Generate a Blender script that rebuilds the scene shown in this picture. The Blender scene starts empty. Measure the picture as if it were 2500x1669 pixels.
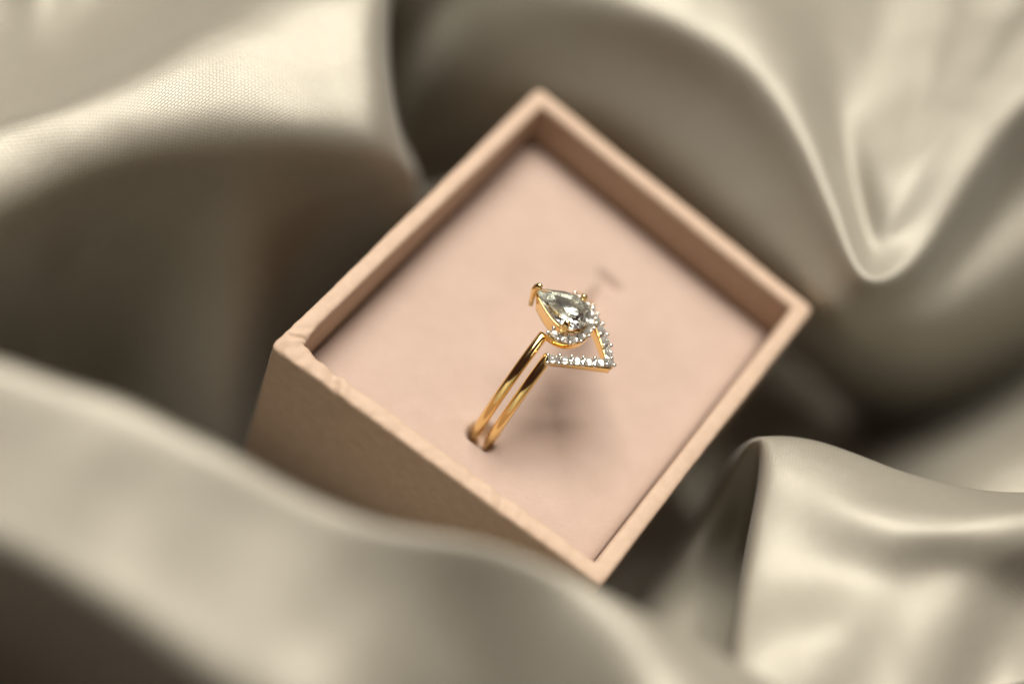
import bpy, bmesh, math, random
import numpy as np
from mathutils import Matrix, Vector, noise

random.seed(7)
MM = 0.001
BOX_H = 42.0                     # mm, rim height of the box above its bottom (z = 0)

# ------------------------------------------------------------------ camera
scn = bpy.context.scene
F_PX = 60 / 36 * 2500
CR = np.array([[0.7837350052647831, 0.5683693595318314, 0.2504310537213505],
               [-0.6101239309943022, 0.6290810777505742, 0.4816697898397158],
               [0.11622491277979204, -0.5302954542154323, 0.8398086096770967]])
CT = np.array([0.12954924963264797, 0.054655214645770875, -4.433335084064347]) * 36
CPOS = -CR.T @ CT                # mm, in the box frame (rim plane z = 0)

cam_d = bpy.data.cameras.new('camera')
cam = bpy.data.objects.new('camera', cam_d)
scn.collection.objects.link(cam)
m = Matrix.Identity(4)
for i in range(3):
    for j in range(3):
        m[i][j] = CR.T[i, j]
m[0][3], m[1][3], m[2][3] = CPOS[0] * MM, CPOS[1] * MM, (CPOS[2] + BOX_H) * MM
cam.matrix_world = m
cam_d.lens = 60
cam_d.sensor_width = 36
cam_d.clip_start = 0.005
cam_d.clip_end = 20
cam_d.dof.use_dof = True
cam_d.dof.focus_distance = 0.1530
cam_d.dof.aperture_fstop = 5.0
scn.camera = cam

# ------------------------------------------------------------------ light
world = bpy.data.worlds.new('World')
scn.world = world
world.use_nodes = True
bg = world.node_tree.nodes['Background']
bg.inputs['Color'].default_value = (1.0, 0.44, 0.43, 1)
bg.inputs['Strength'].default_value = 0.034


def area_light(name, direction, dist, size, size_y, power, color):
    d = bpy.data.lights.new(name, 'AREA')
    d.shape = 'RECTANGLE'
    d.size, d.size_y = size, size_y
    d.energy = power
    d.color = color
    o = bpy.data.objects.new(name, d)
    scn.collection.objects.link(o)
    v = Vector(direction).normalized()
    o.location = v * dist + Vector((0, 0, BOX_H * MM))
    o.rotation_euler = v.to_track_quat('Z', 'Y').to_euler()
    return o


area_light('window_light', (-0.32, 0.29, 0.90), 0.75, 0.50, 0.50, 13.0, (1.0, 0.95, 0.855))

area_light('side_window', (0.80, 0.10, 0.58), 0.80, 0.20, 0.26, 0.45, (1.0, 0.90, 0.80))

scn.view_settings.view_transform = 'Standard'
scn.view_settings.look = 'None'
scn.view_settings.exposure = 0.0
scn.view_settings.gamma = 1.0
scn.render.engine = 'CYCLES'
scn.cycles.use_denoising = True
scn.cycles.max_bounces = 14
scn.cycles.transmission_bounces = 12
scn.cycles.glossy_bounces = 8
scn.cycles.diffuse_bounces = 6
scn.cycles.sample_clamp_indirect = 6.0
scn.cycles.blur_glossy = 0.5


# ------------------------------------------------------------------ helpers
def link(o, parent=None):
    scn.collection.objects.link(o)
    if parent is not None:
        o.parent = parent
    return o


def mesh_data(name, verts, faces, mat, smooth=True):
    me = bpy.data.meshes.new(name)
    me.from_pydata([tuple(c * MM for c in v) for v in verts], [], faces)
    me.materials.append(mat)
    if smooth:
        me.polygons.foreach_set('use_smooth', [True] * len(me.polygons))
    me.update()
    bm = bmesh.new()
    bm.from_mesh(me)
    bmesh.ops.recalc_face_normals(bm, faces=bm.faces)
    bm.to_mesh(me)
    bm.free()
    return me


def part(name, verts, faces, mat, parent, smooth=True):
    return link(bpy.data.objects.new(name, mesh_data(name, verts, faces, mat, smooth)), parent)


def tag(o, label, cat, group=None):
    o['label'] = label
    o['category'] = cat
    if group:
        o['group'] = group


def ray(u, v):
    return CR.T @ np.array([(u - 1250) / F_PX, (834.5 - v) / F_PX, -1.0])


def at(u, v, depth):
    """Box-frame point (mm) seen at photo position (u, v), that many mm from the lens plane."""
    return CPOS + ray(u, v) * depth


def new_mat(name):
    mt = bpy.data.materials.new(name)
    mt.use_nodes = True
    nt = mt.node_tree
    return mt, nt, nt.nodes['Principled BSDF']


def node(nt, kind, **kw):
    n = nt.nodes.new(kind)
    for k, v in kw.items():
        setattr(n, k, v)
    return n


# ------------------------------------------------------------------ materials
def satin_material():
    mt, nt, b = new_mat('champagne_satin')
    L = nt.links
    b.inputs['Roughness'].default_value = 0.42
    b.inputs['Metallic'].default_value = 0.26
    b.inputs['Specular IOR Level'].default_value = 0.6
    b.inputs['Anisotropic'].default_value = 0.45
    b.inputs['Sheen Weight'].default_value = 0.12
    b.inputs['Sheen Roughness'].default_value = 0.4
    uv = node(nt, 'ShaderNodeTexCoord')
    mp = node(nt, 'ShaderNodeMapping')
    mp.inputs['Rotation'].default_value = (0, 0, math.radians(-33))
    mp.inputs['Scale'].default_value = (1, 1, 1)
    L.new(uv.outputs['UV'], mp.inputs['Vector'])
    br = node(nt, 'ShaderNodeTexBrick')
    br.offset = 0.4
    br.inputs['Scale'].default_value = 1.0
    br.inputs['Brick Width'].default_value = 0.40
    br.inputs['Row Height'].default_value = 0.26
    br.inputs['Mortar Size'].default_value = 0.055
    br.inputs['Mortar Smooth'].default_value = 1.0
    br.inputs['Color1'].default_value = (0.352, 0.326, 0.268, 1)
    br.inputs['Color2'].default_value = (0.335, 0.310, 0.254, 1)
    br.inputs['Mortar'].default_value = (0.255, 0.233, 0.188, 1)
    L.new(mp.outputs['Vector'], br.inputs['Vector'])
    ns = node(nt, 'ShaderNodeTexNoise')
    ns.inputs['Scale'].default_value = 0.9
    ns.inputs['Detail'].default_value = 6
    L.new(uv.outputs['UV'], ns.inputs['Vector'])
    mx = node(nt, 'ShaderNodeMix', data_type='RGBA')
    mx.blend_type = 'MULTIPLY'
    mx.inputs['Factor'].default_value = 0.22
    rp = node(nt, 'ShaderNodeValToRGB')
    rp.color_ramp.elements[0].position = 0.3
    rp.color_ramp.elements[0].color = (0.78, 0.78, 0.78, 1)
    rp.color_ramp.elements[1].position = 0.7
    L.new(ns.outputs['Fac'], rp.inputs['Fac'])
    L.new(br.outputs['Color'], mx.inputs['A'])
    L.new(rp.outputs['Color'], mx.inputs['B'])
    L.new(mx.outputs['Result'], b.inputs['Base Color'])
    inv = node(nt, 'ShaderNodeMath', operation='SUBTRACT')
    inv.inputs[0].default_value = 1.0
    L.new(br.outputs['Fac'], inv.inputs[1])
    bp = node(nt, 'ShaderNodeBump')
    bp.inputs['Strength'].default_value = 0.30
    bp.inputs['Distance'].default_value = 0.00013
    L.new(inv.outputs[0], bp.inputs['Height'])
    L.new(bp.outputs['Normal'], b.inputs['Normal'])
    tg = node(nt, 'ShaderNodeTangent', direction_type='UV_MAP')
    L.new(tg.outputs['Tangent'], b.inputs['Tangent'])
    return mt


def paper_material():
    mt, nt, b = new_mat('pink_paper')
    L = nt.links
    b.inputs['Roughness'].default_value = 0.62
    b.inputs['Specular IOR Level'].default_value = 0.3
    tc = node(nt, 'ShaderNodeTexCoord')
    n1 = node(nt, 'ShaderNodeTexNoise')
    n1.inputs['Scale'].default_value = 900
    n1.inputs['Detail'].default_value = 8
    n1.inputs['Roughness'].default_value = 0.65
    L.new(tc.outputs['Object'], n1.inputs['Vector'])
    rp = node(nt, 'ShaderNodeValToRGB')
    rp.color_ramp.elements[0].position = 0.30
    rp.color_ramp.elements[0].color = (0.415, 0.297, 0.218, 1)
    rp.color_ramp.elements[1].position = 0.70
    rp.color_ramp.elements[1].color = (0.475, 0.347, 0.260, 1)
    L.new(n1.outputs['Fac'], rp.inputs['Fac'])
    L.new(rp.outputs['Color'], b.inputs['Base Color'])
    n2 = node(nt, 'ShaderNodeTexNoise')
    n2.inputs['Scale'].default_value = 2500
    n2.inputs['Detail'].default_value = 5
    L.new(tc.outputs['Object'], n2.inputs['Vector'])
    bp = node(nt, 'ShaderNodeBump')
    bp.inputs['Strength'].default_value = 0.35
    bp.inputs['Distance'].default_value = 0.00006
    L.new(n2.outputs['Fac'], bp.inputs['Height'])
    L.new(bp.outputs['Normal'], b.inputs['Normal'])
    return mt


def foam_material():
    mt, nt, b = new_mat('pink_flocked_foam')
    L = nt.links
    b.inputs['Roughness'].default_value = 0.9
    b.inputs['Specular IOR Level'].default_value = 0.15
    b.inputs['Sheen Weight'].default_value = 0.15
    b.inputs['Sheen Roughness'].default_value = 0.5
    tc = node(nt, 'ShaderNodeTexCoord')
    n1 = node(nt, 'ShaderNodeTexNoise')
    n1.inputs['Scale'].default_value = 260
    n1.inputs['Detail'].default_value = 7
    n1.inputs['Roughness'].default_value = 0.7
    L.new(tc.outputs['Object'], n1.inputs['Vector'])
    rp = node(nt, 'ShaderNodeValToRGB')
    rp.color_ramp.elements[0].position = 0.28
    rp.color_ramp.elements[0].color = (0.405, 0.300, 0.250, 1)
    rp.color_ramp.elements[1].position = 0.72
    rp.color_ramp.elements[1].color = (0.440, 0.333, 0.281, 1)
    L.new(n1.outputs['Fac'], rp.inputs['Fac'])
    L.new(rp.outputs['Color'], b.inputs['Base Color'])
    n2 = node(nt, 'ShaderNodeTexNoise')
    n2.inputs['Scale'].default_value = 3200
    n2.inputs['Detail'].default_value = 6
    n2.inputs['Roughness'].default_value = 0.7
    L.new(tc.outputs['Object'], n2.inputs['Vector'])
    bp = node(nt, 'ShaderNodeBump')
    bp.inputs['Strength'].default_value = 0.55
    bp.inputs['Distance'].default_value = 0.00013
    L.new(n2.outputs['Fac'], bp.inputs['Height'])
    L.new(bp.outputs['Normal'], b.inputs['Normal'])
    return mt


def metal_material(name, color, rough):
    mt, nt, b = new_mat(name)
    b.inputs['Base Color'].default_value = (*color, 1)
    b.inputs['Metallic'].default_value = 1.0
    tc = node(nt, 'ShaderNodeTexCoord')
    n = node(nt, 'ShaderNodeTexNoise')
    n.inputs['Scale'].default_value = 1800
    n.inputs['Detail'].default_value = 4
    nt.links.new(tc.outputs['Object'], n.inputs['Vector'])
    mr = node(nt, 'ShaderNodeMapRange')
    mr.inputs['To Min'].default_value = rough * 0.6
    mr.inputs['To Max'].default_value = rough * 1.5
    nt.links.new(n.outputs['Fac'], mr.inputs['Value'])
    nt.links.new(mr.outputs['Result'], b.inputs['Roughness'])
    return mt


def gem_material(name, color, ior, rough=0.0, clear=1.0):
    mt, nt, b = new_mat(name)
    b.inputs['Base Color'].default_value = (*color, 1)
    b.inputs['Transmission Weight'].default_value = clear
    b.inputs['IOR'].default_value = ior
    b.inputs['Roughness'].default_value = rough
    return mt


M_SATIN = satin_material()
M_PAPER = paper_material()
M_FOAM = foam_material()
M_GOLD = metal_material('yellow_gold', (0.95, 0.70, 0.31), 0.13)
M_WHITE = metal_material('rhodium_plate', (0.80, 0.77, 0.72), 0.16)
M_REFLECTOR = metal_material('satin_white_metal', (0.95, 0.94, 0.90), 0.22)
M_PEAR = gem_material('pale_green_gem', (0.96, 0.995, 0.975), 1.50, 0.0, 1.0)
M_DIA = gem_material('small_clear_gem', (0.84, 0.83, 0.79), 2.0, 0.02, 0.78)

# ------------------------------------------------------------------ satin cloth
# Each fold is a smooth spline sheet. A control point is (u, v, h): the place, h mm above the
# box rim, that lies at photo position (u, v). Rows run across a fold, one list per station.
def at_height(u, v, h):
    d = ray(u, v)
    return CPOS + d * ((h - CPOS[2]) / d[2])


FOLDS = {}
FOLDS['upper_left'] = [
    [(-520, 1180, -42), (-520, 1040, -33), (-520, 920, -22), (-520, 820, -14), (-520, 740, -5), (-520, 690, 0), (-520, 620, 2.6), (-520, 540, 3.4), (-520, 480, 3.6), (-520, 460, -3), (-520, 400, -13), (-520, 240, -17), (-520, -60, -13)],
    [(-250, 1120, -42), (-250, 960, -33), (-250, 830, -22), (-250, 780, -14), (-250, 720, -5), (-250, 670, -0.5), (-250, 580, 2.4), (-250, 440, 3.4), (-250, 380, 3.6), (-250, 360, -3), (-250, 300, -13), (-250, 130, -20), (-250, -140, -16)],
    [(0, 1070, -42), (0, 880, -34), (0, 790, -25), (0, 680, -15), (0, 610, -6), (0, 565, -0.8), (0, 480, 2.4), (0, 370, 3.6), (0, 285, 3.6), (0, 266, -3), (0, 205, -13), (0, 40, -21), (10, -220, -17)],
    [(100, 1075, -42), (100, 880, -31), (100, 720, -20), (100, 630, -11), (100, 560, -5), (100, 512, -0.4), (100, 430, 2.8), (100, 330, 4), (100, 255, 4), (100, 236, -3), (100, 180, -13), (110, 30, -15), (120, -230, -11)],
    [(200, 1080, -42), (200, 880, -35), (200, 710, -20), (200, 570, -17), (200, 510, -5), (200, 465, 0.2), (200, 390, 3.4), (200, 290, 4.4), (200, 222, 4.4), (198, 200, -3), (190, 140, -13), (200, 0, -21), (215, -240, -17)],
    [(400, 1120, -36), (400, 900, -24), (400, 710, -17), (400, 550, -8), (400, 455, -4), (400, 405, 1), (400, 330, 4.4), (395, 240, 5.4), (385, 128, 5.6), (375, 100, -2), (350, 40, -11), (340, -80, -15), (340, -280, -11)],
    [(570, 1150, -31), (570, 900, -21), (575, 700, -12.5), (580, 540, -5.5), (580, 430, 0.5), (580, 385, 2.2), (580, 310, 5.4), (575, 200, 6.4), (558, 10, 7), (540, -30, -1), (500, -100, -12), (460, -200, -20), (420, -380, -22)],
    [(640, 1040, -38), (670, 840, -26), (715, 680, -16.5), (735, 540, -8.5), (742, 445, -3), (745, 395, 2), (745, 320, 5.6), (745, 200, 6.8), (730, 0, 8), (725, -100, 6), (700, -200, -4), (660, -320, -14), (620, -480, -18)],
    [(740, 900, -42), (780, 740, -37), (835, 610, -28), (865, 500, -13), (876, 445, -2), (880, 408, 2.6), (882, 340, 6.2), (880, 220, 7.4), (870, 50, 8.5), (865, -60, 8.5), (855, -180, 6), (850, -320, 1), (840, -480, -4)],
    [(830, 800, -42), (870, 690, -38), (920, 580, -28), (950, 500, -13), (958, 450, -3), (958, 410, 1.5), (955, 350, 4.4), (945, 250, 6.2), (935, 110, 7.5), (940, 0, 8), (955, -130, 7.5), (970, -300, 5), (990, -460, 0)],
    [(880, 740, -42), (930, 640, -40), (1001, 560, -32), (1028, 490, -18), (1028, 450, -9), (1022, 410, -4), (990, 350, -1), (968, 270, 0.5), (950, 130, 1), (956, 0, 2), (972, -130, 1), (990, -300, -1), (1010, -460, -6)],
    [(900, 720, -42), (950, 640, -42), (1016, 570, -38), (1028, 490, -28), (1022, 450, -22), (1010, 400, -18), (978, 340, -15), (955, 270, -12), (938, 130, -10), (946, 0, -10), (960, -130, -10), (980, -300, -12), (1000, -460, -16)],
]
FOLDS['upper_right'] = [
    [(960, 670, -48), (960, 600, -42), (960, 520, -39), (950, 400, -34), (930, 300, -31), (920, 180, -25), (920, 60, -17), (930, -80, -11), (935, -150, -8.5), (940, -220, -6), (960, -420, -4)],
    [(985, 500, -42), (990, 400, -34), (1000, 290, -25), (1020, 180, -17), (1050, 80, -11), (1090, 0, -7), (1130, -60, -4), (1060, -80, -5), (1070, -150, -3.5), (1080, -220, -2), (1100, -420, -2)],
    [(1070, 450, -40), (1080, 340, -24), (1110, 240, -14), (1150, 150, -8), (1200, 60, -3.5), (1250, -20, 0), (1290, -80, 2.5), (1310, -200, 3), (1320, -265, 3), (1330, -330, 3), (1350, -480, 0)],
    [(1397.42, 444.06, -38), (1407.42, 364.06, -15.636), (1421.42, 294.06, -5.97232), (1492.67, 191.139, -1.60701), (1551.71, 105.862, 2.00996), (1596.5, 41.1684, 5.582), (1625, 0, 6.5), (1670, -80, 7.5), (1695, -150, 4.75), (1720, -220, 3), (1760, -420, 0)],
    [(1577, 588, -38), (1587, 508, -16.8), (1601, 438, -7.336), (1682.9, 319.7, -2.3184), (1750.76, 221.68, 1.83904), (1802.24, 147.32, 5.9), (1835, 100, 7), (1900, 20, 6.5), (1940, -60, 3.75), (1980, -140, 2), (2040, -380, 0)],
    [(1722.42, 704.06, -38), (1732.42, 624.06, -15.136), (1746.42, 554.06, -5.47232), (1817.67, 451.139, -1.10701), (1876.71, 365.862, 2.50996), (1921.5, 301.168, 6.082), (1950, 260, 7), (2005, 190, 5), (2060, 90, 3.5), (2120, -40, 2), (2200, -300, 0)],
    [(1828.88, 789.84, -38), (1838.88, 709.84, -12.704), (1852.88, 639.84, -2.74848), (1908.57, 559.396, 0.663488), (1954.72, 492.742, 3.49055), (1989.72, 442.178, 6.048), (2012, 410, 7), (2055, 350, 3.5), (2085, 300, 4.5), (2150, 130, 3), (2260, -200, 1)],
    [(1925, 871, -38), (1935, 791, -10.4), (1949, 721, -0.108), (1989.95, 661.85, 2.4008), (2023.88, 612.84, 4.47952), (2049.62, 575.66, 6.8), (2066, 552, 6.5), (2098, 515, 3.7), (2130, 430, 7.5), (2190, 280, 6), (2310, -100, 2)],
    [(2008.44, 944.92, -38), (2018.44, 864.92, -8.352), (2032.44, 794.92, 2.18576), (2060.29, 754.698, 3.89174), (2083.36, 721.371, 5.30527), (2100.86, 696.089, 7.024), (2112, 680, 6.5), (2122, 625, 3.9), (2160, 500, 7.5), (2230, 330, 8.5), (2350, 0, 3)],
    [(2125, 1070, -40), (2130, 935, -22), (2130, 880, -8), (2140, 810, -1.5), (2162.8, 740, 3.6), (2178, 700, 6.7), (2188, 660, 7), (2176, 600, 5.7), (2189.8, 510, 8), (2250, 330, 9), (2390, 40, 4)],
    [(2227, 1074, -40), (2232, 939, -22), (2232, 884, -8), (2230, 800, 0), (2244, 702.4, 3.2), (2262, 634, 6.7), (2276, 584, 7.5), (2252, 524, 7.7), (2247, 442.4, 9), (2290, 290, 9), (2440, 40, 5)],
    [(2335, 1040, -40), (2340, 905, -22), (2340, 850, -10), (2330, 760, 1), (2331.2, 646, -1), (2347, 530, 5), (2367, 460, 8.5), (2352, 390, 9), (2354.2, 316, 8.75), (2350, 240, 8.5), (2480, 20, 5)],
    [(2445, 982, -40), (2450, 847, -22), (2450, 792, -10), (2430, 680, 0.8), (2413.6, 538.4, -2), (2436, 394, 5), (2458, 319, 9), (2446, 264, 9.5), (2446.6, 198.4, 9), (2440, 130, 8.5), (2540, -60, 5)],
    [(2590, 892, -40), (2595, 757, -22), (2595, 702, -10), (2565, 580, 0.5), (2533, 437.2, -2.5), (2540, 292, 5), (2555, 217, 10), (2550, 172, 10), (2548, 107.2, 9.5), (2540, 40, 9), (2620, -150, 6)],
    [(2795, 742, -40), (2800, 607, -22), (2800, 552, -10), (2760, 430, -2), (2720, 300, 0), (2700, 160, 5), (2710, 90, 10), (2700, 40, 10), (2705, -20, 9.5), (2710, -80, 9), (2760, -260, 6)],
    [(3075, 582, -40), (3080, 447, -22), (3080, 392, -10), (3050, 270, -2), (3020, 140, 0), (3000, 0, 5), (3000, -70, 10), (3000, -120, 10), (3005, -180, 9.5), (3010, -240, 9), (3050, -420, 6)],
]
FOLDS['front'] = [
    [(-620, 900, -14), (-620, 790, 8), (-620, 740, 19.3), (-620, 780, 20), (-620, 915, 18.4), (-620, 1055, 16.8), (-620, 1180, 16.8), (-620, 1330, -3), (-620, 1460, -26), (-620, 1560, -34)],
    [(-300, 960, -14), (-300, 850, 8), (-300, 800, 19.3), (-300, 830, 20), (-300, 985, 18.4), (-300, 1155, 16.8), (-300, 1280, 16.8), (-300, 1410, -3), (-300, 1540, -26), (-300, 1640, -34)],
    [(0, 1030, -14), (0, 920, 8), (0, 862, 19.3), (0, 890, 20), (0, 1065, 18.4), (0, 1265, 16.8), (0, 1390, 16.8), (0, 1500, -3), (0, 1620, -26), (0, 1720, -34)],
    [(150, 1090, -14), (150, 980, 8), (150, 925, 19.3), (150, 955, 20), (150, 1125, 18.4), (150, 1335, 16.8), (140, 1470, 16.8), (130, 1590, -3), (120, 1710, -26), (110, 1820, -34)],
    [(300, 1130, -14), (300, 1015, 8), (300, 952, 19.3), (300, 985, 20), (300, 1165, 18.4), (300, 1405, 16.8), (290, 1570, 16.8), (280, 1710, -3), (270, 1830, -26), (260, 1940, -34)],
    [(430, 1190, -14), (430, 1085, 8), (430, 1025, 19.3), (430, 1055, 20), (430, 1235, 18.4), (445, 1495, 16.8), (440, 1680, 16.8), (430, 1830, -3), (430, 1940, -26), (430, 2040, -34)],
    [(560, 1260, -14), (560, 1155, 8), (560, 1095, 19.3), (560, 1125, 20), (560, 1305, 18.4), (605, 1615, 16.8), (620, 1810, 16.8), (620, 1950, -3), (620, 2060, -26), (620, 2160, -34)],
    [(720, 1345, -14), (720, 1240, 10), (720, 1182, 19.2), (720, 1212, 19.8), (730, 1380, 18), (780, 1690, 17), (800, 1890, 16.6), (800, 2020, -3), (800, 2120, -14), (800, 2260, -22)],
    [(900, 1420, -14), (900, 1320, 10), (900, 1262, 19), (900, 1292, 19.2), (910, 1430, 17), (940, 1680, 15), (960, 1880, 13), (960, 2030, 0), (960, 2140, -12), (960, 2280, -22)],
    [(1080, 1455, -14), (1080, 1352, 10), (1080, 1296, 18.5), (1080, 1326, 18.4), (1090, 1450, 15.5), (1110, 1620, 11.5), (1120, 1860, 7), (1120, 2020, -6), (1120, 2160, -10), (1120, 2300, -20)],
    [(1250, 1485, -14), (1250, 1380, 10), (1250, 1322, 18.5), (1250, 1350, 18.4), (1260, 1460, 16), (1260, 1620, 13), (1260, 1860, 9), (1260, 2020, -2), (1260, 2160, -6), (1260, 2300, -18)],
    [(1440, 1580, -14), (1440, 1475, 10), (1440, 1415, 17.5), (1440, 1440, 18), (1440, 1520, 17.2), (1440, 1660, 16.2), (1440, 1860, 14), (1440, 2020, 8), (1440, 2160, -6), (1440, 2300, -18)],
    [(1600, 1665, -14), (1600, 1560, 10), (1600, 1503, 17), (1600, 1530, 19.5), (1600, 1600, 21.5), (1600, 1720, 22.5), (1600, 1900, 21), (1600, 2040, 8), (1600, 2180, -6), (1600, 2320, -18)],
    [(1780, 1745, -14), (1780, 1645, 8), (1780, 1590, 15), (1780, 1615, 17.5), (1780, 1680, 20), (1780, 1780, 21), (1780, 1940, 20), (1780, 2080, 8), (1780, 2220, -6), (1780, 2350, -18)],
    [(1960, 1860, -16), (1960, 1760, 4), (1960, 1700, 11), (1960, 1725, 14), (1960, 1790, 17), (1960, 1880, 19), (1960, 2000, 18), (1960, 2140, 6), (1960, 2260, -6), (1960, 2400, -18)],
    [(2200, 1980, -18), (2200, 1880, 0), (2200, 1820, 6), (2200, 1845, 8), (2200, 1900, 12), (2200, 1980, 14), (2200, 2080, 14), (2200, 2200, 2), (2200, 2300, -8), (2200, 2420, -18)],
]
FOLDS['right_bump'] = [
    [(1800, 1170, -38), (1760, 1190, -34), (1720, 1250, -30), (1640, 1360, -24), (1560, 1470, -19), (1500, 1550, -17), (1450, 1650, -16), (1420, 1760, -16)],
    [(1850, 1130, -30), (1800, 1110, -18), (1762, 1140, -15), (1697, 1265, -19), (1638, 1395, -15.5), (1594, 1485, -11.5), (1570, 1590, -6.5), (1560, 1750, -6)],
    [(1880, 1115, -20), (1835, 1066, -1), (1812, 1074, 3), (1775, 1190, -11), (1725, 1345, -19), (1690, 1470, -10), (1660, 1600, -3), (1650, 1760, -2)],
    [(1900, 1110, -16), (1855, 1058, 1.5), (1842, 1068, 4.4), (1832, 1170, -7), (1797, 1320, -21), (1768, 1450, -14), (1740, 1600, -8), (1730, 1760, -1)],
    [(1905, 1110, -14), (1862, 1055, 3), (1856, 1070, 5), (1858, 1150, -2), (1850, 1300, -15), (1830, 1430, -14), (1800, 1590, -5), (1780, 1760, 2)],
    [(1912, 1105, -13), (1872, 1053, 3.5), (1866, 1072, 5.6), (1850, 1150, 5.2), (1812, 1300, 4.2), (1786, 1430, 4.4), (1762, 1590, 7), (1750, 1760, 8)],
    [(1955, 1110, -12), (1922, 1050, 4), (1915, 1070, 6.2), (1888, 1150, 6.6), (1855, 1290, 5.5), (1840, 1430, 6), (1830, 1590, 8.5), (1820, 1760, 9)],
    [(2030, 1130, -12), (2000, 1063, 4), (1990, 1085, 6.2), (1972, 1150, 7.6), (1955, 1240, 7.4), (1945, 1400, 6.2), (1945, 1560, 9.3), (1940, 1740, 9)],
    [(2120, 1170, -11), (2090, 1096, 4.5), (2085, 1118, 6.6), (2080, 1185, 9), (2072, 1265, 10), (2068, 1400, 7.5), (2080, 1550, 11.2), (2080, 1740, 8)],
    [(2210, 1205, -10), (2180, 1134, 5), (2180, 1152, 7), (2185, 1218, 10), (2185, 1298, 11.5), (2190, 1400, 9.3), (2205, 1500, 8.3), (2210, 1720, 10)],
    [(2330, 1240, -10), (2300, 1168, 6), (2300, 1186, 8), (2310, 1238, 11), (2310, 1300, 12.5), (2330, 1390, 9.2), (2345, 1500, 11.2), (2360, 1700, 7)],
    [(2440, 1260, -9), (2420, 1190, 7), (2420, 1205, 9), (2430, 1232, 11.5), (2430, 1272, 13), (2450, 1370, 12), (2475, 1450, 6.5), (2490, 1660, 9)],
    [(2570, 1262, -9), (2550, 1195, 8), (2550, 1210, 10), (2560, 1226, 12), (2560, 1248, 13.5), (2570, 1340, 12.5), (2590, 1450, 5), (2610, 1660, 8)],
    [(2820, 1240, -9), (2800, 1170, 8), (2800, 1190, 10), (2810, 1210, 12), (2810, 1230, 13), (2820, 1330, 11), (2840, 1450, 4), (2860, 1660, 7)],
    [(3100, 1200, -9), (3100, 1140, 8), (3100, 1160, 10), (3100, 1180, 12), (3100, 1200, 13), (3100, 1300, 11), (3120, 1450, 4), (3140, 1660, 7)],
]
FOLDS['right_gap'] = [
    [(1960, 700, -41), (1940, 860, -41), (1900, 980, -41), (1850, 1060, -41), (1830, 1120, -41), (1800, 1180, -41), (1760, 1280, -41)],
    [(2120, 720, -41), (2090, 840, -41), (2060, 940, -41), (2020, 1030, -41), (2000, 1090, -38), (1980, 1150, -34), (1950, 1240, -32)],
    [(2270, 720, -41), (2250, 840, -41), (2230, 940, -41), (2200, 1030, -38), (2190, 1090, -30), (2180, 1150, -20), (2170, 1260, -14)],
    [(2420, 680, -41), (2410, 810, -41), (2390, 930, -41), (2370, 1020, -33), (2350, 1085, -15), (2345, 1145, -7), (2340, 1260, -6)],
    [(2570, 600, -40), (2560, 740, -39), (2550, 870, -36), (2535, 970, -20), (2525, 1040, -7), (2520, 1120, -3), (2510, 1250, -3)],
    [(2820, 480, -38), (2810, 640, -38), (2800, 780, -30), (2790, 900, -14), (2785, 980, -2), (2780, 1060, 0), (2770, 1240, 0)],
    [(3100, 380, -36), (3100, 560, -36), (3100, 740, -26), (3100, 860, -12), (3100, 950, 0), (3100, 1030, 2), (3100, 1240, 2)],
]

BOXQ = np.array([(-17.9, -21.0), (17.9, -19.3), (17.9, 19.5), (-17.6, 20.9)])   # L B R T, counter-clockwise


def bspline_matrix(n, sub):
    """rows of weights of a clamped uniform cubic B-spline on n control values"""
    idx = [0, 0] + list(range(n)) + [n - 1, n - 1]
    rows = []
    spans = len(idx) - 3
    for s in range(spans):
        for k in range(sub + (1 if s == spans - 1 else 0)):
            t = k / sub
            w = ((1 - t) ** 3 / 6, (3 * t ** 3 - 6 * t * t + 4) / 6, (-3 * t ** 3 + 3 * t * t + 3 * t + 1) / 6, t ** 3 / 6)
            r = np.zeros(n)
            for j in range(4):
                r[idx[s + j]] += w[j]
            rows.append(r)
    return np.array(rows)


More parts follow.
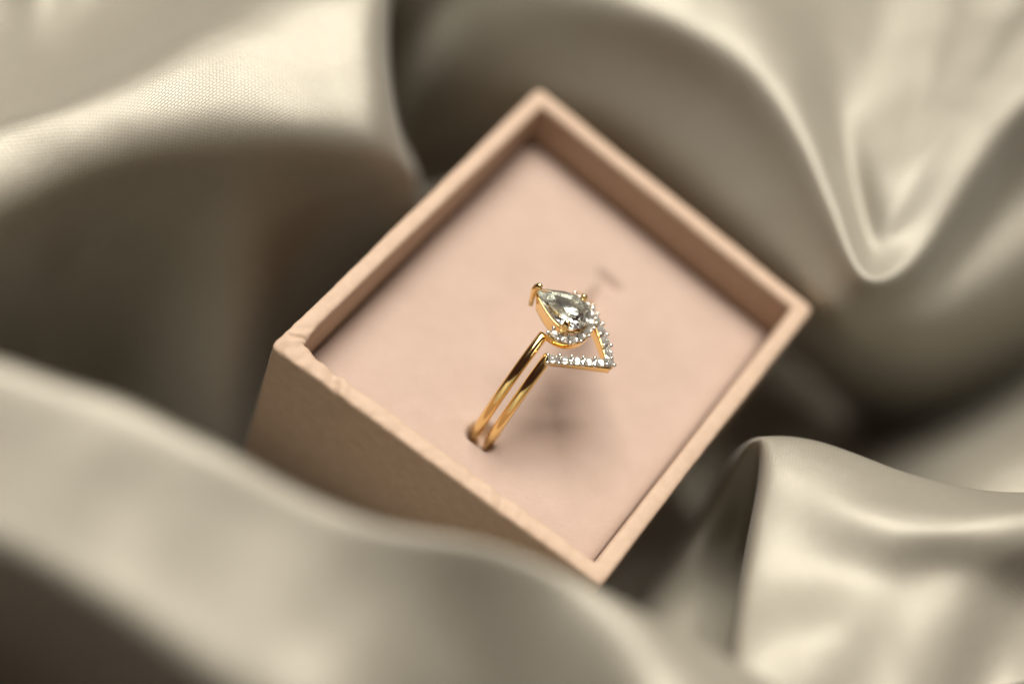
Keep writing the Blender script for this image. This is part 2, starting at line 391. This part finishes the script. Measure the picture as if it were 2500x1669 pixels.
def build_cloth():
    V, F, UV = [], [], []
    off = 0
    for k, (nm, rows) in enumerate(FOLDS.items()):
        P = np.array([[at_height(*q) for q in row] for row in rows])
        A = bspline_matrix(P.shape[0], 14)
        B = bspline_matrix(P.shape[1], 14)
        G = np.einsum('ai,bj,ijc->abc', A, B, P)
        na, nb = G.shape[:2]
        da = np.zeros((na, nb))
        da[1:] = np.cumsum(np.linalg.norm(np.diff(G, axis=0), axis=2), axis=0)
        db = np.zeros((na, nb))
        db[:, 1:] = np.cumsum(np.linalg.norm(np.diff(G, axis=1), axis=2), axis=1)
        da -= da[na // 2]
        db -= db[:, nb // 2][:, None]
        idx = off + np.arange(na * nb).reshape(na, nb)
        V.append(G.reshape(-1, 3))
        UV.append(np.stack([da, db], -1).reshape(-1, 2) + k * 37.3)
        q = np.stack([idx[:-1, :-1], idx[:-1, 1:], idx[1:, 1:], idx[1:, :-1]], -1).reshape(-1, 4)
        F.append(q)
        off += na * nb
    # the flat part of the cloth that runs on underneath
    xs = np.arange(-130, 131, 4.0)
    ys = np.arange(-110, 151, 4.0)
    X, Y = np.meshgrid(xs, ys)
    Z = np.array([[-BOX_H - 0.3 + 0.0 * x for x in xs] for y in ys])
    R = np.maximum(np.abs(X) - 40, 0) + np.maximum(np.abs(Y) - 40, 0)
    Z = Z + np.minimum(R, 60) * 0.12 * (1 + 0.8 * np.sin(X * 0.13 + Y * 0.05))
    idx = off + np.arange(X.size).reshape(X.shape)
    V.append(np.stack([X, Y, Z], -1).reshape(-1, 3))
    UV.append(np.stack([X, Y], -1).reshape(-1, 2))
    F.append(np.stack([idx[:-1, :-1], idx[:-1, 1:], idx[1:, 1:], idx[1:, :-1]], -1).reshape(-1, 4))
    V = np.concatenate(V)
    # slight unevenness of handled cloth
    rng = np.random.default_rng(3)
    for lam, amp in ((15, 0.055), (9, 0.028), (6, 0.012)):
        for _ in range(4):
            a = rng.uniform(0, 2 * math.pi)
            ph = rng.uniform(0, 2 * math.pi, 2)
            t = V[:, 0] * math.cos(a) + V[:, 1] * math.sin(a)
            n_ = -V[:, 0] * math.sin(a) + V[:, 1] * math.cos(a)
            V[:, 2] += amp * np.sin(t * 2 * math.pi / lam + ph[0] + 1.6 * np.sin(n_ * 2 * math.pi / (lam * 2.3) + ph[1]))
    V[:, 2] += BOX_H
    V *= MM
    UV = np.concatenate(UV)
    F = np.concatenate(F)
    me = bpy.data.meshes.new('satin_cloth')
    me.vertices.add(len(V))
    me.vertices.foreach_set('co', V.ravel())
    me.loops.add(F.size)
    me.loops.foreach_set('vertex_index', F.ravel())
    me.polygons.add(len(F))
    me.polygons.foreach_set('loop_start', np.arange(0, F.size, 4))
    me.polygons.foreach_set('loop_total', np.full(len(F), 4))
    me.polygons.foreach_set('use_smooth', np.ones(len(F), bool))
    me.update(calc_edges=True)
    uvl = me.uv_layers.new(name='UVMap')
    uvl.data.foreach_set('uv', UV[F.ravel()].ravel())
    me.materials.append(M_SATIN)
    me.validate()
    o = link(bpy.data.objects.new('satin_cloth', me))
    tag(o, 'champagne satin cloth rumpled in soft folds around the pink box', 'cloth')
    return o


build_cloth()

# ------------------------------------------------------------------ ring box
RECESS = 5.0
WALL = 1.75


def inset_quad(q, t):
    out = []
    for i in range(4):
        p0, p1, p2 = q[i - 1], q[i], q[(i + 1) % 4]
        e1 = (p1 - p0) / np.linalg.norm(p1 - p0)
        e2 = (p2 - p1) / np.linalg.norm(p2 - p1)
        n1, n2 = np.array([-e1[1], e1[0]]), np.array([-e2[1], e2[0]])
        out.append(p1 + (n1 + n2) * t / (1 + n1 @ n2))
    return np.array(out)


def loop_points(t, per=190):
    """points round the box at inset t with lightly rounded corners"""
    q = inset_quad(BOXQ, t)
    rc = max(0.28, 0.7 - t * 0.3)
    pts = []
    for i in range(4):
        p0, p1, p2 = q[i - 1], q[i], q[(i + 1) % 4]
        e1 = (p1 - p0) / np.linalg.norm(p1 - p0)
        e2 = (p2 - p1) / np.linalg.norm(p2 - p1)
        a, b = p1 - e1 * rc, p1 + e2 * rc
        for k in range(6):
            s = k / 5
            pts.append((1 - s) ** 2 * a + 2 * s * (1 - s) * p1 + s * s * b)
        nxt = q[(i + 1) % 4]
        c = nxt - e2 * rc
        for k in range(1, per):
            pts.append(b + (c - b) * k / per)
    return pts


def build_box():
    root = link(bpy.data.objects.new('ring_box', None))
    root.empty_display_size = 0.01
    tag(root, 'open square pink paper ring box sunk at a tilt into the satin', 'box')
    prof = [(0.0, 30.0 - BOX_H), (0.0, 8.0), (0.0, 16.0), (0.0, 22.0), (0.0, 26.0), (0.0, 28.0), (0.0, 29.3), (0.02, 29.62), (0.10, 29.84), (0.26, 29.97), (0.5, 30.0),
            (0.85, 30.02), (1.2, 30.01), (WALL - 0.28, 29.98), (WALL - 0.12, 29.86), (WALL - 0.02, 29.64), (WALL, 29.3), (WALL, 28.0), (WALL, 26.0), (WALL, 23.0), (WALL, 12.0)]
    rows = []
    for t, z in prof:
        z += BOX_H - 30.0
        row = []
        pts = loop_points(t)
        for k, p in enumerate(pts):
            P = Vector((p[0], p[1], z))
            front = 1.0 if p[1] < -17.0 else 0.0
            w = noise.noise(P * 0.22) * 0.07 + noise.noise(P * 1.1 + Vector((5, 1, 2))) * 0.035
            w *= 1.0 + 1.3 * front
            top = max(0.0, (z - BOX_H + 2.2) / 2.2)
            la, lb = p[0] - BOXQ[0][0], p[1] - BOXQ[0][1]        # along the two sides from the left corner
            dl = math.hypot(la, lb)
            crump = math.exp(-(dl / 6.5) ** 2) * (1.0 if front else 0.5)
            rid = 1.0 - 2.0 * abs(noise.noise(P * 0.85 + Vector((9, 4, 7))))
            w2 = (rid - 0.55) * 0.16 * crump
            seam = -0.30 * math.exp(-((lb - 2.15 - 0.28 * (la - 1.0)) / 0.20) ** 2) * math.exp(-((la - 1.3) / 1.0) ** 4)
            seam += 0.16 * math.exp(-((lb - 1.55) / 0.35) ** 2) * math.exp(-((la - 1.4) / 0.9) ** 2)
            # creases in the wrapped paper along the near edge
            dent = 0.0
            if front:
                for x0, wd, am in ((6.3, 0.55, -0.34), (7.3, 0.5, 0.20), (4.1, 0.5, -0.14), (17.5, 0.8, -0.14), (23.4, 0.5, 0.12), (24.6, 0.45, -0.18), (26.0, 0.4, 0.1)):
                    dent += am * math.exp(-((la - x0 + 0.5 * (t - 0.8)) / wd) ** 2)
            dz = top * (w + w2 + seam + dent)
            c = Vector((p[0], p[1], 0)).normalized()
            dx = (w * 0.7 + w2 * 0.6 + dent * 0.45) * (0.35 + 0.65 * top) * (1 if t < WALL * 0.5 else -0.5)
            if t > WALL * 0.5:
                dx -= 0.5 * math.exp(-(math.hypot(p[0] + 16.0, p[1] + 19.0) / 1.5) ** 2) * top   # folded paper in the corner
            row.append((p[0] + c.x * dx, p[1] + c.y * dx, z + dz))
        rows.append(row)
    n = len(rows[0])
    verts = [v for r in rows for v in r]
    faces = []
    for i in range(len(rows) - 1):
        for k in range(n):
            faces.append((i * n + k, i * n + (k + 1) % n, (i + 1) * n + (k + 1) % n, (i + 1) * n + k))
    faces.append(tuple(range(n - 1, -1, -1)))
    part('box_shell', verts, faces, M_PAPER, root)

    # flocked foam pad with the slot that holds the rings
    q = inset_quad(BOXQ, WALL + 0.12)
    nu, nv = 150, 170
    verts = []
    for j in range(nv + 1):
        for i in range(nu + 1):
            u, v = i / nu, j / nv
            # denser rows towards the border
            p = (q[0] * (1 - u) + q[1] * u) * (1 - v) + (q[3] * (1 - u) + q[2] * u) * v
            e = min(u, 1 - u) * 32.0
            e2 = min(v, 1 - v) * 37.0
            edge = -0.7 * math.exp(-min(e, e2) / 0.55)
            z = BOX_H - RECESS + edge
            P = Vector((p[0], p[1], 3.3))
            z += noise.noise(P * 0.12) * 0.22 + noise.noise(P * 0.6) * 0.035
            yy = p[1] + 3.75
            xx = p[0] - 0.72 + yy * 0.05 + 0.2 * math.exp(-((yy + 8.6) / 1.3) ** 2)
            hw = 1.2 + 0.4 * math.exp(-((yy + 8.6) / 1.1) ** 2)
            if -9.5 < yy < 8.9:
                ends = min(1.0, (yy + 9.5) / 0.5, (8.9 - yy) / 0.8)
                g = max(0.0, 1 - abs(xx) / hw)
                ends *= min(1.0, max(0.0, (abs(yy) - 6.6) / 0.8))
                z -= 1.9 * min(1.0, g * 2.0) * ends
            lip = math.exp(-((abs(xx) - hw - 0.8) / 1.2) ** 2) * math.exp(-((yy + 8.6) / 2.0) ** 2)
            z += 0.15 * lip
            z -= 0.75 * math.exp(-((yy - 14.3 + 0.12 * xx) / 0.45) ** 2) * math.exp(-((xx - 0.4) / 1.5) ** 4)   # worn end of the cut
            if yy > 7.5:
                z -= 0.9 * math.exp(-((xx - 0.1) / 0.55) ** 2) * min(1.0, max(0.0, (14.3 - yy) / 3.0))
            verts.append((p[0], p[1], z))
    faces = []
    for j in range(nv):
        for i in range(nu):
            a = j * (nu + 1) + i
            faces.append((a, a + 1, a + nu + 2, a + nu + 1))
    ring_idx = [i for i in range(nu + 1)] + [(j * (nu + 1) + nu) for j in range(1, nv + 1)] + \
               [nv * (nu + 1) + i for i in range(nu - 1, -1, -1)] + [j * (nu + 1) for j in range(nv - 1, 0, -1)]
    base = len(verts)
    for k in ring_idx:
        verts.append((verts[k][0], verts[k][1], BOX_H - 17.0))
    nr = len(ring_idx)
    for k in range(nr):
        faces.append((ring_idx[k], base + k, base + (k + 1) % nr, ring_idx[(k + 1) % nr]))
    faces.append(tuple(base + k for k in range(nr)))
    part('foam_pad', verts, faces, M_FOAM, root)


build_box()

# ------------------------------------------------------------------ rings
RM = 8.3                         # mean radius of the bands
YAW, LEAN = 0.05, -0.02
RC = (-0.147, -3.75, -4.45 + BOX_H)


def ring_root(name, turn=0.0):
    o = bpy.data.objects.new(name, None)
    o.empty_display_size = 0.005
    link(o)
    cy, sy, cl, sl = math.cos(YAW), math.sin(YAW), math.cos(LEAN), math.sin(LEAN)
    X = Vector((cl * cy, cl * sy, sl))
    Y = Vector((-sy, cy, 0))
    Z = Vector((-sl * cy, -sl * sy, cl))
    mt = Matrix((X, Y, Z)).transposed().to_4x4()
    mt = mt @ Matrix.Rotation(-turn, 4, 'X')
    mt.translation = Vector(RC) * MM
    o.matrix_world = mt
    return o


def cyl(off, ang, rad):
    """point in ring coordinates: off along the finger, ang from the top towards the viewer"""
    return Vector((off, -rad * math.sin(ang), rad * math.cos(ang)))


def sweep(path, prof, ups, closed=False, cap=True):
    """sweep a closed 2-D profile (side, up) along path with the given up vectors"""
    verts, faces = [], []
    n, k = len(path), len(prof)
    for i in range(n):
        if closed:
            t = (path[(i + 1) % n] - path[i - 1]).normalized()
        else:
            t = (path[min(i + 1, n - 1)] - path[max(i - 1, 0)]).normalized()
        up = ups[i]
        side = t.cross(up).normalized()
        up = side.cross(t).normalized()
        for a, b in (prof[i] if isinstance(prof[0], list) else prof):
            verts.append(tuple(path[i] + side * a + up * b))
    if isinstance(prof[0], list):
        k = len(prof[0])
    for i in range(n if closed else n - 1):
        for j in range(k):
            a, b = i * k + j, i * k + (j + 1) % k
            c, d = ((i + 1) % n) * k + (j + 1) % k, ((i + 1) % n) * k + j
            faces.append((a, b, c, d))
    if cap and not closed:
        faces.append(tuple(range(k - 1, -1, -1)))
        faces.append(tuple((n - 1) * k + j for j in range(k)))
    return verts, faces


def oval(w, h, n=16, flat=0.35):
    """half-round band section, flatter towards the finger"""
    out = []
    for i in range(n):
        a = 2 * math.pi * i / n
        b = math.sin(a) * h / 2
        if b < 0:
            b *= (1 - flat)
        out.append((math.cos(a) * w / 2, b))
    return out


def rounded_rect(w, h, r=0.12):
    out = []
    for cx, cz, a0 in ((w / 2 - r, h / 2 - r, 0), (-w / 2 + r, h / 2 - r, 90), (-w / 2 + r, -h / 2 + r, 180), (w / 2 - r, -h / 2 + r, 270)):
        for k in range(4):
            a = math.radians(a0 + 30 * k)
            out.append((cx + r * math.cos(a), cz + r * math.sin(a)))
    return out


def pear_outline(length, width, n, x0=0.0):
    """closed teardrop, tip towards -x"""
    pts = []
    ymax = max(math.sin(t) * math.sin(t / 2) ** 1.15 for t in [i * math.pi / 400 for i in range(400)])
    for i in range(n):
        t = 2 * math.pi * i / n
        s = abs(math.sin(t / 2)) ** 1.15
        pts.append((x0 - math.cos(t) * length / 2, math.sin(t) * s / ymax * width / 2))
    return pts


def brilliant(d, name):
    """small round cut stone, girdle at z = 0"""
    r = d / 2
    v, f = [], []
    n = 8
    for k in range(n):
        a = 2 * math.pi * k / n
        v.append((math.cos(a) * r * 0.56, math.sin(a) * r * 0.56, r * 0.36))
    for k in range(2 * n):
        a = math.pi * k / n
        v.append((math.cos(a) * r, math.sin(a) * r, 0.0))
    v.append((0, 0, -r * 0.86))
    f.append(tuple(range(n)))
    for k in range(n):
        g0, g1, g2 = n + 2 * k, n + (2 * k + 1) % (2 * n), n + (2 * k + 2) % (2 * n)
        f.append((k, g0, g1))
        f.append((k, g1, (k + 1) % n))
        f.append(((k + 1) % n, g1, g2))
    for k in range(2 * n):
        f.append((n + k, 3 * n, n + (k + 1) % (2 * n)))
    return mesh_data(name, v, f, M_DIA, smooth=False)


def ball(r, name, mat, seg=10, squash=0.85):
    v, f = [(0, 0, r * squash)], []
    rings = 5
    for i in range(1, rings):
        a = math.pi * i / rings
        for k in range(seg):
            b = 2 * math.pi * k / seg
            v.append((r * math.sin(a) * math.cos(b), r * math.sin(a) * math.sin(b), r * squash * math.cos(a)))
    v.append((0, 0, -r * squash))
    for k in range(seg):
        f.append((0, 1 + k, 1 + (k + 1) % seg))
        for i in range(rings - 2):
            a = 1 + i * seg
            f.append((a + k, a + seg + k, a + seg + (k + 1) % seg, a + (k + 1) % seg))
        a = 1 + (rings - 2) * seg
        f.append((a + k, len(v) - 1, a + (k + 1) % seg))
    return mesh_data(name, v, f, mat)


ME_STONE = brilliant(0.86, 'accent_stone')
ME_BEAD = ball(0.21, 'bead', M_WHITE)


def place(name, me, parent, pos, up=Vector((0, 0, 1)), spin=0.0, scale=1.0):
    o = bpy.data.objects.new(name, me)
    link(o, parent)
    q = Vector(up).to_track_quat('Z', 'Y').to_matrix().to_4x4()
    mt = Matrix.Translation(Vector(pos) * MM) @ q @ Matrix.Rotation(spin, 4, 'Z') @ Matrix.Scale(scale, 4)
    o.matrix_local = mt
    return o


def build_pear_ring():
    root = ring_root('pear_ring', 0.14)
    tag(root, 'gold ring with pale pear-shaped stone and half halo standing in the foam slot', 'ring')
    # shank
    n = 150
    a0 = 0.29
    angs = [a0 + (2 * math.pi - 2 * a0) * i / (n - 1) for i in range(n)]
    path = [cyl(0, a, RM) for a in angs]
    ups = [cyl(0, a, 1) for a in angs]
    v, f = sweep(path, oval(0.98, 1.02), ups)
    part('band', v, f, M_GOLD, root)

    PL, PW, X0 = 5.5, 3.9, -0.15
    HG = RM + 1.85               # girdle height
    yaw = 0.07

    def rot(x, y):
        return (x * math.cos(yaw) - y * math.sin(yaw), x * math.sin(yaw) + y * math.cos(yaw))

    def outline(sc, n, dx=0.0, grow=0.0):
        pts = pear_outline(PL * sc + 2 * grow, PW * sc + 2 * grow, n, X0 + dx)
        return [rot(*p) for p in pts]

    # centre stone: table, star, kite and girdle facets above, two steps of facets below
    n = 12
    g = outline(1.0, 2 * n)
    md = outline(0.83, 2 * n)
    tb = outline(0.60, n, 0.10)
    p1 = outline(0.62, 2 * n, 0.12)
    p2 = outline(0.26, n, 0.3)
    v, f = [], []
    v += [(x, y, HG + 0.70) for x, y in tb]                              # 0..n
    v += [(x, y, HG + 0.42) for k, (x, y) in enumerate(md) if k % 2 == 1]  # n..2n
    v += [(x, y, HG + 0.05) for x, y in g]                               # 2n..4n
    v += [(x, y, HG - 0.05) for x, y in g]                               # 4n..6n
    v += [(x, y, HG - 0.70) for k, (x, y) in enumerate(p1) if k % 2 == 0]  # 6n..7n
    v += [(x, y, HG - 1.10) for x, y in p2]                              # 7n..8n
    c = rot(X0 + 0.45, 0)
    v.append((c[0], c[1], HG - 1.28))
    f.append(tuple(range(n)))
    for k in range(n):
        k1 = (k + 1) % n
        f.append((k, n + k, k1))
        f.append((k, 2 * n + 2 * k, n + k))
        f.append((2 * n + 2 * k, 2 * n + 2 * k + 1, n + k))
        f.append((2 * n + 2 * k + 1, 2 * n + (2 * k + 2) % (2 * n), n + k))
        f.append((n + k, 2 * n + (2 * k + 2) % (2 * n), k1))
        a, b = 4 * n + 2 * k, 4 * n + 2 * k + 1
        c2 = 4 * n + (2 * k + 2) % (2 * n)
        f.append((a, 6 * n + k, b))
        f.append((b, 6 * n + k, 6 * n + k1))
        f.append((b, 6 * n + k1, c2))
        f.append((6 * n + k, 7 * n + k, 6 * n + k1))
        f.append((6 * n + k1, 7 * n + k, 7 * n + k1))
        f.append((7 * n + k, 8 * n, 7 * n + k1))
    for k in range(2 * n):
        f.append((2 * n + k, 4 * n + k, 4 * n + (k + 1) % (2 * n), 2 * n + (k + 1) % (2 * n)))
    part('pear_stone', v, f, M_PEAR, root, smooth=False)

    # gallery: gold basket under the stone
    n = 64
    rings = [(1.0, HG - 0.42), (1.02, HG - 0.62), (0.92, HG - 1.0), (0.80, HG - 1.7), (0.74, HG - 2.2), (0.70, HG - 2.5),
             (0.60, HG - 2.5), (0.64, HG - 2.1), (0.76, HG - 1.6), (0.90, HG - 0.95), (0.985, HG - 0.5)]
    v, f = [], []
    for sc, z in rings:
        v += [(x, y, z) for x, y in outline(sc, n)]
    m_ = len(rings)
    for i in range(m_):
        for k in range(n):
            f.append((i * n + k, i * n + (k + 1) % n, ((i + 1) % m_) * n + (k + 1) % n, ((i + 1) % m_) * n + k))
    part('gallery', v, f, M_GOLD, root)
    v, f = [], []  # added white-metal reflector inside the basket, brightens the stone from below
    nl = 11
    for sc, z in ((0.972, HG - 0.40), (0.88, HG - 0.85), (0.74, HG - 1.25), (0.60, HG - 1.45), (0.3, HG - 1.52)):
        v += [(x, y, z) for x, y in outline(sc, nl)]
    for i in range(4):
        for k in range(nl):
            f.append((i * nl + k, i * nl + (k + 1) % nl, (i + 1) * nl + (k + 1) % nl, (i + 1) * nl + k))
    f.append(tuple(4 * nl + k for k in range(nl)))
    part('stone_reflector', v, f, M_REFLECTOR, root, smooth=False)

    # half halo round the broad end
    full = outline(1.0, 400, -0.32, 0.62)
    sel = [p for k, p in enumerate(full) if 112 <= k <= 288]
    HZ = RM + 0.72
    path = [Vector((x, y, HZ - 0.42)) for x, y in sel]
    ups = [Vector((0, 0, 1))] * len(path)
    v, f = sweep(path, rounded_rect(0.92, 0.84), ups)
    part('halo_base', v, f, M_GOLD, root)
    path = [Vector((x, y, HZ + 0.04)) for x, y in sel]
    v, f = sweep(path, rounded_rect(0.72, 0.12, 0.04), ups)
    part('halo_plate', v, f, M_WHITE, root)
    seg = [0.0]
    for a, b in zip(sel[:-1], sel[1:]):
        seg.append(seg[-1] + math.hypot(b[0] - a[0], b[1] - a[1]))

    def along(s):
        s = max(0.0, min(seg[-1], s))
        k = max(1, next((i for i, q in enumerate(seg) if q >= s), len(seg) - 1))
        t = (s - seg[k - 1]) / max(1e-6, seg[k] - seg[k - 1])
        a, b = sel[k - 1], sel[k]
        p = Vector((a[0] + (b[0] - a[0]) * t, a[1] + (b[1] - a[1]) * t, 0))
        d = Vector((b[0] - a[0], b[1] - a[1], 0)).normalized()
        return p, Vector((-d.y, d.x, 0))
    ns = max(3, int(round((seg[-1] - 0.5) / 0.92)))
    sp = (seg[-1] - 0.8) / (ns - 1)
    for i in range(ns):
        p, nrm = along(0.4 + sp * i)
        up = Vector((0, 0, 1)) - nrm * 0.18 + Vector((random.uniform(-.05, .05), random.uniform(-.05, .05), 0))
        place('halo_stone', ME_STONE, root, p + Vector((0, 0, HZ + 0.17)), up, random.random() * 3, random.uniform(1.02, 1.12))
        if i < ns:
            for side in (-0.44, 0.44):
                p2_, n2 = along(0.4 + sp * (i - 0.5))
                place('bead_prong', ME_BEAD, root, p2_ + n2 * side + Vector((0, 0, HZ + 0.24)), scale=random.uniform(0.9, 1.12))
    for side in (-0.42, 0.42):
        p2_, n2 = along(seg[-1])
        place('bead_prong', ME_BEAD, root, p2_ + n2 * side + Vector((0, 0, HZ + 0.22)))

    # claws
    def claw(x, y, inward, r0=0.36, r1=0.34):
        d = Vector((inward[0], inward[1], 0)).normalized()
        base = Vector((x, y, 0)) - d * 0.05
        pts = [base + d * 0.35 + Vector((0, 0, HG - 2.3)), base + d * 0.10 + Vector((0, 0, HG - 1.2)), base - d * 0.02 + Vector((0, 0, HG - 0.3)),
               base + d * 0.03 + Vector((0, 0, HG + 0.10)), base + d * 0.14 + Vector((0, 0, HG + 0.36)), base + d * 0.30 + Vector((0, 0, HG + 0.52)),
               base + d * 0.42 + Vector((0, 0, HG + 0.56))]
        rad = [0.22, 0.24, r0 * 0.95, r0, r1, r1 * 0.8, r1 * 0.25]
        verts, faces = [], []
        k = 12
        for i, p in enumerate(pts):
            t = (pts[min(i + 1, len(pts) - 1)] - pts[max(i - 1, 0)]).normalized()
            s = Vector((-d.y, d.x, 0))
            u = t.cross(s).normalized()
            for j in range(k):
                a = 2 * math.pi * j / k
                verts.append(tuple(p + s * math.cos(a) * rad[i] + u * math.sin(a) * rad[i]))
        for i in range(len(pts) - 1):
            for j in range(k):
                faces.append((i * k + j, i * k + (j + 1) % k, (i + 1) * k + (j + 1) % k, (i + 1) * k + j))
        faces.append(tuple(range(k - 1, -1, -1)))
        faces.append(tuple((len(pts) - 1) * k + j for j in range(k)))
        part('claw', verts, faces, M_GOLD, root)
    ol = outline(1.03, 200)
    cx, cy = rot(X0 + 0.4, 0)
    for k in (0, 136, 64):
        x, y = ol[k]
        claw(x, y, (cx - x, cy - y))
    return root


def build_chevron_ring():
    root = ring_root('chevron_ring')
    tag(root, 'slim gold ring with pointed V of tiny clear stones, in front of the pear ring', 'ring')
    OFF, TIP, A0 = 1.52, 6.45, 0.36
    n = 150
    angs = [A0 - 0.05 + (2 * math.pi - 2 * A0 + 0.1) * i / (n - 1) for i in range(n)]
    path = [cyl(OFF, a, RM) for a in angs]
    ups = [cyl(0, a, 1) for a in angs]
    v, f = sweep(path, oval(0.96, 1.02), ups)
    part('band', v, f, M_GOLD, root)
    AT = -0.01                    # the point sits a little towards the viewer
    m_ = 24
    for sgn in (1, -1):
        end = sgn * (A0 if sgn > 0 else 0.56)
        pts = [(OFF + (TIP - OFF) * (i / m_) ** 0.95, end + (AT - end) * i / m_) for i in range(m_ + 1)]
        path = [cyl(o, a, RM + 0.02) for o, a in pts]
        ups = [cyl(0, a, 1) for o, a in pts]
        v, f = sweep(path, rounded_rect(0.86, 0.96), ups)
        part('chevron_arm', v, f, M_GOLD, root)
        path = [cyl(o, a, RM + 0.54) for o, a in pts]
        v, f = sweep(path, rounded_rect(0.66, 0.12, 0.04), ups)
        part('pave_plate', v, f, M_WHITE, root)
        ns = 5
        L = len(pts) - 1
        for i in range(ns):
            s = (i + 0.45) / (ns + 0.45)
            k = s * L
            k0 = int(k)
            t = k - k0
            o = pts[k0][0] * (1 - t) + pts[k0 + 1][0] * t
            a = pts[k0][1] * (1 - t) + pts[k0 + 1][1] * t
            up = cyl(0, a, 1)
            place('accent_stone', ME_STONE, root, cyl(o, a, RM + 0.70), up + Vector((random.uniform(-.06, .06), random.uniform(-.06, .06), 0)), random.random() * 3, random.uniform(0.95, 1.03))
            dirv = (cyl(pts[k0 + 1][0], pts[k0 + 1][1], RM) - cyl(pts[k0][0], pts[k0][1], RM)).normalized()
            side = dirv.cross(up).normalized()
            h = 0.5 / (ns + 0.45) * L
            kb = min(L, k + h)
            kb0 = min(L - 1, int(kb))
            tb = kb - kb0
            ob = pts[kb0][0] * (1 - tb) + pts[kb0 + 1][0] * tb
            ab = pts[kb0][1] * (1 - tb) + pts[kb0 + 1][1] * tb
            for sd in (-0.36, 0.36):
                if i < ns - 1:
                    place('bead_prong', ME_BEAD, root, cyl(ob, ab, RM + 0.78) + side * sd, up, scale=random.uniform(0.9, 1.1))
                if i == 0:
                    k_ = max(0.0, k - h)
                    ob2 = pts[0][0] + 0.1
                    place('bead_prong', ME_BEAD, root, cyl(ob2, pts[0][1], RM + 0.76) + side * sd, up)
    place('accent_stone', ME_STONE, root, cyl(TIP - 0.18, AT, RM + 0.69), cyl(0, AT, 1), 0.3)
    for dx, dy in ((0.42, 0.0), (-0.15, 0.42), (-0.15, -0.42), (-0.55, 0.0)):
        place('bead_prong', ME_BEAD, root, cyl(TIP - 0.15 + dx, AT, RM + 0.78) + Vector((0, dy, 0)))
    return root


build_pear_ring()
build_chevron_ring()
